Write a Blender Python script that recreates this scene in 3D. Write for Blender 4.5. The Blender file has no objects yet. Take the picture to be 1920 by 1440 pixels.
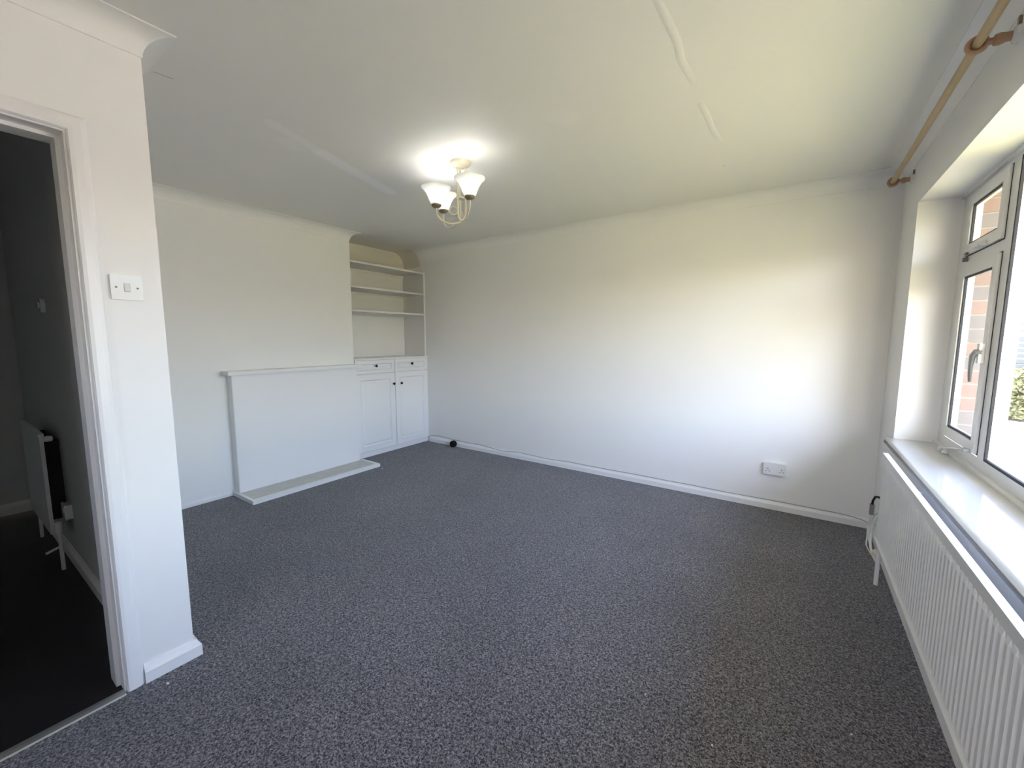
import bpy, bmesh, math, random
from mathutils import Vector, Matrix
random.seed(7)
R = math.radians
C = bpy.context.scene.collection
SC = bpy.context.scene

# ---------------------------------------------------------------- camera, world, lights, exposure
YAW, PIT, ROLL, CAMH, FPX = -0.6036, -0.1096, 0.0012, 1.319, 770.28
fw = Vector((math.sin(YAW)*math.cos(PIT), math.cos(YAW)*math.cos(PIT), math.sin(PIT)))
r0 = Vector((math.cos(YAW), -math.sin(YAW), 0)); u0 = r0.cross(fw)
rr = math.cos(ROLL)*r0 + math.sin(ROLL)*u0; uu = -math.sin(ROLL)*r0 + math.cos(ROLL)*u0
cd = bpy.data.cameras.new('camera'); cam = bpy.data.objects.new('camera', cd); C.objects.link(cam)
M = Matrix((rr, uu, -fw)).transposed().to_4x4(); M.translation = (0, 0, CAMH)
cam.matrix_world = M
cd.sensor_width = 36; cd.lens = FPX/1920*36; cd.clip_start = 0.02; cd.clip_end = 300
SC.camera = cam

SC.view_settings.view_transform = 'Standard'; SC.view_settings.look = 'None'
SC.view_settings.gamma = 1; SC.view_settings.use_curve_mapping = False
SC.view_settings.exposure = 2.03

w = bpy.data.worlds.new('sky'); SC.world = w; w.use_nodes = True
nt = w.node_tree; nt.nodes.clear()
sky = nt.nodes.new('ShaderNodeTexSky'); sky.sky_type = 'NISHITA'
sky.sun_disc = False; sky.sun_elevation = R(52); sky.sun_rotation = R(200); sky.air_density = 1.2; sky.dust_density = 3.0; sky.ozone_density = 1.0
bg = nt.nodes.new('ShaderNodeBackground'); bg.inputs['Strength'].default_value = 1.08
wo = nt.nodes.new('ShaderNodeOutputWorld')
tint = nt.nodes.new('ShaderNodeMix'); tint.data_type = 'RGBA'; tint.blend_type = 'MULTIPLY'; tint.inputs[0].default_value = 1; tint.inputs[7].default_value = (1.10, .985, 1.01, 1)
nt.links.new(sky.outputs[0], tint.inputs[6]); nt.links.new(tint.outputs[2], bg.inputs[0]); nt.links.new(bg.outputs[0], wo.inputs[0])

def light(name, kind, loc, energy, color=(1, 1, 1), **k):
    d = bpy.data.lights.new(name, kind); d.energy = energy; d.color = color
    for a, b in k.items(): setattr(d, a, b)
    o = bpy.data.objects.new(name, d); o.location = loc; C.objects.link(o); return o
sun = light('sun', 'SUN', (0, 0, 20), 8.0, (1, .93, .86), angle=R(0.6))
sun.rotation_euler = Vector((0.55, -0.50, -1.0)).to_track_quat('-Z', 'Y').to_euler()   # high sun coming over the house
win_portal = light('window_portal', 'AREA', (0.755, 2.02, 1.4), 1, shape='RECTANGLE', size=2.44, size_y=1.36)
win_portal.rotation_euler = (R(90), 0, R(90)); win_portal.data.cycles.is_portal = True

rear_portal = light('window_portal', 'AREA', (-.475, -2.03, 1.71), 1, shape='RECTANGLE', size=.75, size_y=.72)  # portal for the added window behind the camera
rear_portal.rotation_euler = (R(90), 0, 0); rear_portal.data.cycles.is_portal = True

# ---------------------------------------------------------------- materials
def mat(name, col, rough=.6, metal=0, noise=0, nscale=20, bump=0, bscale=200, spec=.5, emit=None, estr=0):
    m = bpy.data.materials.new(name); m.use_nodes = True
    n = m.node_tree; b = n.nodes['Principled BSDF']
    b.inputs['Base Color'].default_value = (*col, 1); b.inputs['Roughness'].default_value = rough
    b.inputs['Metallic'].default_value = metal; b.inputs['Specular IOR Level'].default_value = spec
    tc = n.nodes.new('ShaderNodeTexCoord')
    if noise:
        t = n.nodes.new('ShaderNodeTexNoise'); t.inputs['Scale'].default_value = nscale; t.inputs['Detail'].default_value = 4
        mx = n.nodes.new('ShaderNodeMix'); mx.data_type = 'RGBA'
        mx.inputs[6].default_value = (*[c*(1-noise) for c in col], 1); mx.inputs[7].default_value = (*[min(1, c*(1+noise)) for c in col], 1)
        n.links.new(tc.outputs['Object'], t.inputs['Vector']); n.links.new(t.outputs[0], mx.inputs[0]); n.links.new(mx.outputs[2], b.inputs['Base Color'])
    if bump:
        t = n.nodes.new('ShaderNodeTexNoise'); t.inputs['Scale'].default_value = bscale; t.inputs['Detail'].default_value = 3
        bp = n.nodes.new('ShaderNodeBump'); bp.inputs['Strength'].default_value = bump; bp.inputs['Distance'].default_value = .002
        n.links.new(tc.outputs['Object'], t.inputs['Vector']); n.links.new(t.outputs[0], bp.inputs['Height']); n.links.new(bp.outputs[0], b.inputs['Normal'])
    if emit: b.inputs['Emission Color'].default_value = (*emit, 1); b.inputs['Emission Strength'].default_value = estr
    return m
WALL = mat('wall_emulsion', (.86, .855, .85), .55, bump=.12, bscale=90, noise=.012, nscale=3)
WARMCAST = mat('alcove_warm_cast', (.74, .70, .67), .6, bump=.1)  # warm shaded cast of the upper alcove, put into the wall colour
GLOSS = mat('white_gloss_paint', (.85, .845, .85), .3, bump=.08, bscale=40)
SILLM = mat('white_sill_gloss', (.57, .575, .58), .10, bump=.05, bscale=14)
CABW = mat('white_cabinet_foil', (.86, .855, .87), .35)
SHELFW = mat('white_shelf_paint', (.79, .775, .775), .4)
PVC = mat('white_upvc', (.80, .80, .79), .25)
GASK = mat('black_gasket', (.012, .012, .018), .6)
PLASTIC = mat('white_plastic', (.80, .80, .80), .18)
DARKH = mat('dark_hole', (.02, .02, .02), .7)
BLACK = mat('black_rubber', (.006, .006, .006), .7, spec=.2)
KNOB = mat('dark_bronze', (.05, .045, .04), .3, metal=.9)
STEEL = mat('brushed_steel', (.42, .43, .45), .35, metal=.9)
ALU = mat('aluminium_strip', (.50, .50, .48), .38, metal=.8, noise=.06, nscale=60)
CREAMMET = mat('cream_enamel_metal', (.66, .60, .47), .3)
BRASS = mat('tarnished_brass', (.27, .22, .15), .35, metal=.5)
WOOD = mat('pale_pine', (.46, .33, .19), .45, noise=.12, nscale=30)
WOODD = mat('varnished_pine', (.42, .24, .14), .4, noise=.12, nscale=30)
RADW = mat('radiator_enamel', (.80, .80, .80), .28)
CABLE = mat('cable_shadow_grey', (.40, .40, .41), .5)  # white cable greyed to carry the shadow line along the skirting
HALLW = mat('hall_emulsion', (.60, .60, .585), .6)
GREY = mat('grey_plastic', (.22, .22, .21), .5)
YELLOWED = mat('yellowed_plastic', (.66, .60, .42), .4)
MARBLE = mat('pale_stone', (.56, .55, .50), .35, noise=.16, nscale=14)
FLAKE = mat('white_paint_flake', (.8, .8, .78), .6)
BRICK = mat('weathered_brick', (.20, .13, .11), .9, noise=.16, nscale=9, bump=.6, bscale=60)
BRICK2 = mat('grey_brick', (.15, .13, .13), .9, noise=.14, nscale=9, bump=.6, bscale=60)
MORTAR = mat('pale_mortar', (.30, .27, .25), .95, bump=.5, bscale=80)
PAVE = mat('buff_paving', (.13, .10, .09), .9, noise=.12, nscale=5)
LAWN = mat('bounce_grass', (.262, .245, .10), .95, noise=.25, nscale=12)
LEAF = mat('hedge_leaf', (.10, .115, .045), .6, noise=.35, nscale=4)
BARK = mat('bark', (.14, .10, .07), .9)
CLAD = mat('pale_cladding', (.10, .10, .11), .7)
LOUV = mat('grey_slats', (.022, .034, .038), .6)
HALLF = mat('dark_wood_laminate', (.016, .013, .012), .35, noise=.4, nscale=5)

# carpet: flecked grey twist pile
def carpet():
    m = bpy.data.materials.new('grey_flecked_carpet'); m.use_nodes = True
    n = m.node_tree; b = n.nodes['Principled BSDF']; b.inputs['Roughness'].default_value = 1; b.inputs['Specular IOR Level'].default_value = .1; b.inputs['Sheen Weight'].default_value = .25; b.inputs['Sheen Roughness'].default_value = .5
    tc = n.nodes.new('ShaderNodeTexCoord')
    def noise(s, d=2, dist=0):
        t = n.nodes.new('ShaderNodeTexNoise'); t.inputs['Scale'].default_value = s; t.inputs['Detail'].default_value = d; t.inputs['Distortion'].default_value = dist
        n.links.new(tc.outputs['Object'], t.inputs['Vector']); return t
    a = noise(150, 3, 1.0); c = noise(1.6, 3); f = noise(70, 2, .6)
    rp = n.nodes.new('ShaderNodeValToRGB'); rp.color_ramp.elements[0].position = .38; rp.color_ramp.elements[1].position = .68
    rp.color_ramp.elements[0].color = (.028, .027, .032, 1); rp.color_ramp.elements[1].color = (.36, .345, .37, 1)
    e = rp.color_ramp.elements.new(.5); e.color = (.13, .125, .138, 1)
    ad = n.nodes.new('ShaderNodeMath'); ad.operation = 'MULTIPLY_ADD'; ad.inputs[1].default_value = .25; 
    sb = n.nodes.new('ShaderNodeMath'); sb.operation = 'SUBTRACT'; sb.inputs[1].default_value = .125
    n.links.new(f.outputs[0], ad.inputs[0]); n.links.new(a.outputs[0], ad.inputs[2]); n.links.new(ad.outputs[0], sb.inputs[0]); n.links.new(sb.outputs[0], rp.inputs[0])
    mx = n.nodes.new('ShaderNodeMix'); mx.data_type = 'RGBA'; mx.blend_type = 'MULTIPLY'; mx.inputs[0].default_value = 1
    r2 = n.nodes.new('ShaderNodeValToRGB'); r2.color_ramp.elements[0].color = (.86, .86, .86, 1); r2.color_ramp.elements[1].color = (1.08, 1.08, 1.08, 1)
    r2.color_ramp.elements[0].position = .3; r2.color_ramp.elements[1].position = .7
    n.links.new(c.outputs[0], r2.inputs[0]); n.links.new(rp.outputs[0], mx.inputs[6]); n.links.new(r2.outputs[0], mx.inputs[7]); n.links.new(mx.outputs[2], b.inputs['Base Color'])
    bp = n.nodes.new('ShaderNodeBump'); bp.inputs['Strength'].default_value = .7; bp.inputs['Distance'].default_value = .006
    n.links.new(a.outputs[0], bp.inputs['Height']); n.links.new(bp.outputs[0], b.inputs['Normal'])
    return m
CARPET = carpet()

# ceiling paint: flat white with a few touched-up patches (they stay put; only paint colour)
def ceiling_mat():
    m = mat('ceiling_emulsion', (.80, .795, .775), .6, bump=.1, bscale=120)
    n = m.node_tree; b = n.nodes['Principled BSDF']; geo = n.nodes.new('ShaderNodeNewGeometry')
    def seg(p, q, rad, amt):
        p, q = Vector((*p, 0)), Vector((*q, 0)); d = q-p; L = max(d.length, 1e-4)
        def vm(op, a, bb=None):
            v = n.nodes.new('ShaderNodeVectorMath'); v.operation = op
            n.links.new(a, v.inputs[0])
            if isinstance(bb, tuple): v.inputs[1].default_value = bb
            elif bb is not None: n.links.new(bb, v.inputs[1])
            return v
        flat = vm('MULTIPLY', geo.outputs['Position'], (1, 1, 0)); rel = vm('SUBTRACT', flat.outputs[0], tuple(p))
        dt = vm('DOT_PRODUCT', rel.outputs[0], tuple(d/L/L))
        cl = n.nodes.new('ShaderNodeClamp'); n.links.new(dt.outputs['Value'], cl.inputs[0])
        cx = n.nodes.new('ShaderNodeCombineXYZ'); 
        for i in range(3): n.links.new(cl.outputs[0], cx.inputs[i])
        pr = vm('MULTIPLY', cx.outputs[0], tuple(d)); df = vm('SUBTRACT', rel.outputs[0], pr.outputs[0]); ln = vm('LENGTH', df.outputs[0])
        mr = n.nodes.new('ShaderNodeMapRange'); mr.inputs[1].default_value = rad*.5; mr.inputs[2].default_value = rad; mr.inputs[3].default_value = amt; mr.inputs[4].default_value = 0
        n.links.new(ln.outputs['Value'], mr.inputs[0]); return mr.outputs[0]
    outs = [seg((-2.25, 1.12), (-2.36, 1.45), .045, .5), seg((-2.36, 1.45), (-2.56, 2.12), .06, .9), seg((-2.39, 1.27), (-2.42, 1.33), .07, .35), seg((-1.03, 1.9), (-1.01, 1.93), .09, .25)]
    s = outs[0]
    for o in outs[1:]:
        a = n.nodes.new('ShaderNodeMath'); a.operation = 'MAXIMUM'; n.links.new(s, a.inputs[0]); n.links.new(o, a.inputs[1]); s = a.outputs[0]
    mx = n.nodes.new('ShaderNodeMix'); mx.data_type = 'RGBA'; mx.inputs[6].default_value = (.84, .83, .80, 1); mx.inputs[7].default_value = (.92, .915, .93, 1)
    n.links.new(s, mx.inputs[0]); n.links.new(mx.outputs[2], b.inputs['Base Color'])
    return m
CEIL = ceiling_mat()

def glass():
    m = bpy.data.materials.new('window_glass'); m.use_nodes = True; n = m.node_tree; n.nodes.clear()
    t = n.nodes.new('ShaderNodeBsdfTransparent'); t.inputs[0].default_value = (.96, .98, .97, 1)
    g = n.nodes.new('ShaderNodeBsdfGlossy'); g.inputs['Roughness'].default_value = .01
    lw = n.nodes.new('ShaderNodeLayerWeight'); lw.inputs[0].default_value = .5
    pw = n.nodes.new('ShaderNodeMath'); pw.operation = 'POWER'; pw.inputs[1].default_value = 5; n.links.new(lw.outputs['Facing'], pw.inputs[0])
    f = n.nodes.new('ShaderNodeMath'); f.operation = 'MULTIPLY_ADD'; f.inputs[1].default_value = .55; f.inputs[2].default_value = .03; n.links.new(pw.outputs[0], f.inputs[0])
    mx = n.nodes.new('ShaderNodeMixShader'); o = n.nodes.new('ShaderNodeOutputMaterial')
    n.links.new(f.outputs[0], mx.inputs[0]); n.links.new(t.outputs[0], mx.inputs[1]); n.links.new(g.outputs[0], mx.inputs[2]); n.links.new(mx.outputs[0], o.inputs[0])
    return m
GLASS = glass()
def shade_glass():
    m = bpy.data.materials.new('opal_glass'); m.use_nodes = True; n = m.node_tree; n.nodes.clear()
    d = n.nodes.new('ShaderNodeBsdfDiffuse'); d.inputs[0].default_value = (.9, .9, .88, 1)
    t = n.nodes.new('ShaderNodeBsdfTranslucent'); t.inputs[0].default_value = (.95, .95, .92, 1)
    mx = n.nodes.new('ShaderNodeMixShader'); mx.inputs[0].default_value = .36
    e = n.nodes.new('ShaderNodeEmission'); e.inputs[0].default_value = (1, .99, .95, 1); e.inputs[1].default_value = .03
    a = n.nodes.new('ShaderNodeAddShader'); o = n.nodes.new('ShaderNodeOutputMaterial')
    n.links.new(d.outputs[0], mx.inputs[1]); n.links.new(t.outputs[0], mx.inputs[2]); n.links.new(mx.outputs[0], a.inputs[0]); n.links.new(e.outputs[0], a.inputs[1]); n.links.new(a.outputs[0], o.inputs[0])
    return m
OPAL = shade_glass()
BULB = mat('lit_bulb', (1, 1, 1), .4, emit=(1, .98, .94), estr=1.5)

# ---------------------------------------------------------------- mesh helpers
def box(bm, x0, x1, y0, y1, z0, z1):
    v = [bm.verts.new((x, y, z)) for x in (x0, x1) for y in (y0, y1) for z in (z0, z1)]
    for f in ((0, 1, 3, 2), (4, 6, 7, 5), (0, 4, 5, 1), (2, 3, 7, 6), (0, 2, 6, 4), (1, 5, 7, 3)): bm.faces.new([v[i] for i in f])
def bevel(bm, w, seg=2, angle=40):
    e = [e for e in bm.edges if len(e.link_faces) == 2 and e.calc_face_angle(0) > R(angle)]
    bmesh.ops.bevel(bm, geom=e, offset=w, segments=seg, profile=.5, affect='EDGES', clamp_overlap=True)
def frame_axes(d):
    d = d.normalized(); a = Vector((0, 0, 1)) if abs(d.z) < .9 else Vector((1, 0, 0))
    s = d.cross(a).normalized(); return s, s.cross(d).normalized()
def tube(bm, pts, r, n=8, cap=True):
    pts = [Vector(p) for p in pts]; rs = r if isinstance(r, (list, tuple)) else [r]*len(pts); rings = []
    s = None
    for i, p in enumerate(pts):
        d = (pts[min(i+1, len(pts)-1)] - pts[max(i-1, 0)])
        if s is None: s, t = frame_axes(d)
        else:
            dn = d.normalized(); s = (s - dn*s.dot(dn)).normalized(); t = s.cross(dn)
        rings.append([bm.verts.new(p + (s*math.cos(2*math.pi*k/n) + t*math.sin(2*math.pi*k/n))*rs[i]) for k in range(n)])
    for a, b in zip(rings, rings[1:]):
        for k in range(n): bm.faces.new((a[k], a[(k+1) % n], b[(k+1) % n], b[k]))
    if cap: bm.faces.new(rings[0]); bm.faces.new(rings[-1])
def lathe(bm, prof, n=24, org=(0, 0, 0), axis=(0, 0, 1), cap0=True, cap1=True):
    ax = Vector(axis).normalized(); s, t = frame_axes(ax); org = Vector(org); rings = []
    for r, h in prof:
        rings.append([bm.verts.new(org + ax*h + (s*math.cos(2*math.pi*k/n) + t*math.sin(2*math.pi*k/n))*max(r, 1e-4)) for k in range(n)])
    for a, b in zip(rings, rings[1:]):
        for k in range(n): bm.faces.new((a[k], a[(k+1) % n], b[(k+1) % n], b[k]))
    if cap0: bm.faces.new(rings[0])
    if cap1: bm.faces.new(rings[-1])
def obj(name, bm, m, parent=None, smooth=False, mats=None):
    bmesh.ops.recalc_face_normals(bm, faces=bm.faces)
    me = bpy.data.meshes.new(name); bm.to_mesh(me); bm.free()
    o = bpy.data.objects.new(name, me); C.objects.link(o)
    for k in (mats or [m]): me.materials.append(k)
    if smooth:
        for p in me.polygons: p.use_smooth = True
        try: me.set_sharp_from_angle(angle=R(38))
        except Exception: pass
    if parent is not None:
        o.parent = parent; o.matrix_parent_inverse = Matrix.Translation(-parent.matrix_world_loc) if False else Matrix.Identity(4)
        off = WL.get(parent.name, Vector((0, 0, 0)))
        me.transform(Matrix.Translation(-off)); WL[o.name] = off
    return o
WL = {}
def tag(o, label, cat, group=None, kind=None):
    o['label'] = label
    if cat: o['category'] = cat
    if group: o['group'] = group
    if kind: o['kind'] = kind
    return o
def thing(name, loc, label, cat, group=None, kind=None):
    o = bpy.data.objects.new(name, None); o.empty_display_size = .05; C.objects.link(o); o.location = loc
    WL[o.name] = Vector(loc); return tag(o, label, cat, group, kind)
def boxes(name, L, m, parent=None, bv=0, seg=2, smooth=False):
    bm = bmesh.new()
    for b in L: box(bm, *b)
    if bv: bevel(bm, bv, seg)
    return obj(name, bm, m, parent, smooth)
def struct(o, label, cat='structure'): return tag(o, label, cat, kind='structure')

# profile (offset from wall, z) swept along a plan path with mitred corners; the room lies to the right of the direction
def sweep(path, prof, only=None, ends=None):
    P = [Vector(p) for p in path]; bm = bmesh.new(); cols = []
    N = []
    for a, b in zip(P, P[1:]): d = (b-a).normalized(); N.append(Vector((d.y, -d.x)))
    for i, p in enumerate(P):
        if i == 0: mv = N[0]
        elif i == len(P)-1: mv = N[-1]
        else:
            s = N[i-1]+N[i]; mv = s/(s.dot(N[i]))
        cols.append([(p.x+mv.x*o, p.y+mv.y*o, z) for o, z in prof])
    segs = only if only is not None else range(len(P)-1)
    for i in segs:
        A = [bm.verts.new(c) for c in cols[i]]; B = [bm.verts.new(c) for c in cols[i+1]]
        for k in range(len(prof)):
            k2 = (k+1) % len(prof); bm.faces.new((A[k], A[k2], B[k2], B[k]))
        bm.faces.new(A); bm.faces.new(list(reversed(B)))
    return bm

# ---------------------------------------------------------------- room dimensions
H = 2.4; XD = -1.995; YN = .553; XC = -3.856; YB = 3.695; YBR = 2.636; XA = -4.25; XR = .507; XW = .75; YW = 3.241; YW0 = .80; ZS = .71; ZT = 2.075; YR = -1.8
YH = .435; HH = 2.62; XH = -4.80; YH0 = -1.0; DY1, DY0, DZ = .362, -.47, 2.01

# floor, ceilings
bm = bmesh.new(); box(bm, XD-.005, XR+.02, YR-.02, YB+.02, -.06, 0); box(bm, XA-.02, XD-.005, YN-.02, YB+.02, -.06, 0)
struct(obj('floor', bm, CARPET), 'dark grey flecked carpet covering the living room floor', 'floor')
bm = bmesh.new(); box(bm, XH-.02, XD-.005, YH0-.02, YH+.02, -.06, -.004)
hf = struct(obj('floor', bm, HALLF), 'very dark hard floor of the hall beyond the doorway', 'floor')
bm = bmesh.new(); box(bm, XD-.115, XW, YR-.15, YB+.15, H, H+.18); box(bm, XA-.15, XD-.115, YH+.02, YB+.15, H, H+.18)
ceil = struct(obj('ceiling', bm, CEIL), 'white painted ceiling with a seam and touched up patches', 'ceiling')
bm = bmesh.new(); box(bm, XH-.15, XD-.115, YH0-.15, YH+.02, HH, HH+.18)
struct(obj('ceiling', bm, WALL), 'unlit ceiling of the dark hall', 'ceiling')
# plasterboard joint ridges on the ceiling
def ridge(pts, wd, hgt):
    bm = bmesh.new(); rows = []
    for i, (x, y) in enumerate(pts):
        k = hgt if 0 < i < len(pts)-1 else 0.0002; k *= (.6+.5*math.sin(i*1.7)**2)
        rows.append([bm.verts.new((x+dx*wd, y, H+.0004-(0 if abs(dx) == 1 else k*(1-dx*dx)))) for dx in (-1, -.6, -.2, .2, .6, 1)])
    for a, b in zip(rows, rows[1:]):
        for k in range(5): bm.faces.new((a[k], a[k+1], b[k+1], b[k]))
    return obj('seam_ridge', bm, CEIL, ceil, True)
ridge([(-.437, 1.40), (-.434, 1.55), (-.430, 1.70), (-.441, 1.80), (-.434, 1.90), (-.431, 2.0)], .018, .003)
ridge([(-.432, 2.14), (-.431, 2.25), (-.429, 2.36), (-.430, 2.48), (-.420, 2.58), (-.412, 2.64)], .018, .0033)
ridge([(-.021, 2.1), (-.022, 2.3), (-.021, 2.5), (-.021, 2.8)], .008, .0007)
bm = bmesh.new(); lathe(bm, [(.012, 0), (.010, -.003), (.004, -.004)], 10, (-.445, 2.99, H)); obj('filler_blob', bm, CEIL, ceil, True)
bm = bmesh.new(); tube(bm, [(-2.229, .655, H), (-2.226, .69, H), (-2.221, .718, H)], .0011, 5); obj('hairline_crack', bm, GREY, ceil)

# walls
nib = boxes('wall_left', [(XD-.115, XD, DY1, YN, 0, H), (XD-.115, XD, DY0, DY1, DZ, H), (XD-.13, XD-.115, YH0, YH, H-.05, HH), (XD-.115, XD, YR, DY0, 0, H)], WALL)
struct(nib, 'white wall with the doorway and light switch', 'wall')
struct(boxes('wall_partition', [(XH-.15, XD-.115, YH, YN, 0, H), (XH-.15, XD-.115, YH, YH+.02, H, HH)], WALL), 'white partition wall between the hall and the living room', 'wall')
wc = struct(boxes('wall_chimney_breast', [(XA-.10, XC, YN, YBR, 0, H)], WALL), 'white chimney breast wall behind the boxed-in fireplace', 'wall')
al = struct(boxes('wall_alcove', [(XA-.10, XA, YBR, YB+.1, 0, 2.128)], WALL), 'white back of the alcove behind the cabinet and shelves', 'wall')
boxes('upper_panel', [(XA-.10, XA, YBR, YB+.1, 2.128, H)], WARMCAST, al)['label'] = 'alcove wall above the top shelf, warm shaded cast put into its colour'
struct(boxes('wall_back', [(XA-.10, XW, YB, YB+.12, 0, H)], WALL), 'long plain white wall with the double socket', 'wall')
struct(boxes('wall_window', [(XR, XW, YR-.1, YB, -.3, ZS), (XR, XW, YR-.1, YB, ZT, H+.02), (XR, XW, YR-.1, YW0, ZS, ZT), (XR, XW, YW, YB, ZS, ZT)], WALL), 'white wall around the window recess above the long radiator', 'wall')
RW = (-.85, -.10, 1.35, 2.07)
struct(boxes('wall_near', [(XD, RW[0], YR-.22, YR, 0, H), (RW[1], XR, YR-.22, YR, 0, H), (RW[0], RW[1], YR-.22, YR, 0, RW[2]), (RW[0], RW[1], YR-.22, YR, RW[3], H)], WALL), 'white wall of the room behind the camera', 'wall')
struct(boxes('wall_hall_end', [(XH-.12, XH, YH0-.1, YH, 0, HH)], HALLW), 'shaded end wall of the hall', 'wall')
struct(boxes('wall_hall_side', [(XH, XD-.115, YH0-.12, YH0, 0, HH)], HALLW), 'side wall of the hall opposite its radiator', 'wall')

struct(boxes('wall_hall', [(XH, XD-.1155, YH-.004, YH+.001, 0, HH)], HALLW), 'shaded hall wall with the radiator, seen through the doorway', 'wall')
# coving
c = .0845
cove = [(0, H), (0, H-c), (.004, H-c)] + [(c-(c-.004)*math.cos(t), H-c+(c-.004)*math.sin(t)) for t in [R(a) for a in range(0, 91, 10)]] + [(c, H-.004), (c, H)]
PATH = [(XD, YR), (XD, YN), (XC, YN), (XC, YBR), (XA, YBR)]
def trimo(name, bm, m, label, cat='coving'):
    return struct(obj(name, bm, m, None, True), label, cat)
trimo('trim_1', sweep(PATH, cove, [0]), WALL, 'white coving over the doorway wall ending at the wall corner')
trimo('trim_2', sweep(PATH, cove, [1]), WALL, 'white coving on the hidden side of the doorway wall corner')
trimo('trim_3', sweep(PATH, cove, [2, 3]), WALL, 'white coving along the top of the chimney breast')
PB = [(-3.30, YB), (XR, YB), (XR, YR)]
trimo('trim_4', sweep(PB, cove, [0]), WALL, 'white coving along the top of the long back wall')
trimo('trim_5', sweep(PB, cove, [1]), WALL, 'white coving above the curtain pole')
# hand-plastered wide curve of the alcove corner, blending into the back wall coving
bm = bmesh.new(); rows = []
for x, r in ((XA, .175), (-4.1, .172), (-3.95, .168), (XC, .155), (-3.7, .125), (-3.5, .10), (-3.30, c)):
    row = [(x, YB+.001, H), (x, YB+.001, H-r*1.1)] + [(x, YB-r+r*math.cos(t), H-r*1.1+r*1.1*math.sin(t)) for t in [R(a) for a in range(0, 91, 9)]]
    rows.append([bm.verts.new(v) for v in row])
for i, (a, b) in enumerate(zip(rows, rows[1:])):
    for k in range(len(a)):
        k2 = (k+1) % len(a); f = bm.faces.new((a[k], a[k2], b[k2], b[k])); f.material_index = 1 if i < 2 else 0  # alcove end of the curve carries the painted warm cast
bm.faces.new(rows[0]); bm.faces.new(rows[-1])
o = obj('trim_6', bm, WALL, None, True, [WALL, WARMCAST]); struct(o, 'broad curved plaster corner above the alcove shelves', 'coving')

# skirting boards
def sk(h, t): return [(0, 0), (t, 0), (t, h*.62), (t*.86, h*.72), (t*.55, h*.84), (t*.38, h*.97), (t*.25, h), (0, h)]
struct(obj('baseboard_left', sweep([(XD, .391), (XD, YN), (XD-.4, YN)], sk(.072, .022), [0, 1]), GLOSS), 'white moulded skirting at the foot of the doorway wall corner', 'skirting')
struct(obj('baseboard_chimney', sweep([(XC, YN+.02), (XC, 1.425)], sk(.036, .016)), GLOSS), 'low white skirting left of the fireplace', 'skirting')
struct(obj('baseboard_back', sweep([(-3.835, YB), (XR, YB)], sk(.066, .018)), GLOSS), 'white skirting along the long back wall', 'skirting')
struct(obj('baseboard_window', sweep([(XR, YB-.018), (XR, YR)], sk(.066, .018)), GLOSS), 'white skirting under the radiator', 'skirting')
struct(obj('baseboard_hall', sweep([(-2.12, YH), (XH, YH)], [(-o, z) for o, z in sk(.085, .018)]), GLOSS), 'white skirting along the hall wall with the radiator', 'skirting')
struct(obj('baseboard_hall_end', sweep([(XH, YH0), (XH, YH)], sk(.085, .018)), GLOSS), 'white skirting on the dark end wall of the hall', 'skirting')

# ---------------------------------------------------------------- door frame
door = thing('door_1', (XD, -.05, 0), 'white painted door frame around the opening to the dark hall', 'door frame', kind='structure')
JY1, JY0, JZ = .334, -.442, 1.984
boxes('jamb_lining', [(XD-.125, XD+.002, JY1, DY1, 0, JZ), (XD-.125, XD+.002, DY0, JY0, 0, JZ), (XD-.125, XD+.002, DY0, DY1, JZ, DZ)], GLOSS, door, .002)
boxes('door_stop', [(XD-.125, XD-.052, JY1-.012, JY1, 0, JZ-.012), (XD-.125, XD-.052, JY0, JY0+.012, 0, JZ-.012), (XD-.125, XD-.052, JY0, JY1, JZ-.012, JZ)], GLOSS, door, .0015)
def arch_piece(axis, a0, a1, base, sgn, name):
    # profile: (distance from opening, thickness)
    pr = [(.006, 0), (.006, .010), (.010, .016), (.020, .018), (.040, .017), (.050, .014), (.056, .010), (.057, 0)]
    bm = bmesh.new(); A = []; B = []
    for d, t in pr:
        if axis == 'z':
            A.append(bm.verts.new((XD+t, base+sgn*d, 0))); B.append(bm.verts.new((XD+t, base+sgn*d, JZ+d)))
        else:
            A.append(bm.verts.new((XD+t, JY0-d, JZ+d))); B.append(bm.verts.new((XD+t, JY1+d, JZ+d)))
    for k in range(len(pr)):
        k2 = (k+1) % len(pr); bm.faces.new((A[k], A[k2], B[k2], B[k]))
    bm.faces.new(A); bm.faces.new(B[::-1]); return obj(name, bm, GLOSS, door)
arch_piece('z', 0, 0, JY1, 1, 'architrave'); arch_piece('z', 0, 0, JY0, -1, 'architrave'); arch_piece('y', 0, 0, 0, 0, 'architrave')
bm = bmesh.new()
for (a, b) in ((0, 1),):
    pr = [(XD-.016, 0), (XD-.012, .005), (XD+.006, .007), (XD+.022, .0045), (XD+.026, 0)]
    A = [bm.verts.new((x, JY0, z)) for x, z in pr]; B = [bm.verts.new((x, JY1, z)) for x, z in pr]
    for k in range(5): bm.faces.new((A[k], A[(k+1) % 5], B[(k+1) % 5], B[k]))
    bm.faces.new(A); bm.faces.new(B[::-1])
obj('threshold_strip', bm, ALU, door)['label'] = 'worn silver metal strip between carpet and dark hall floor'

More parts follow.
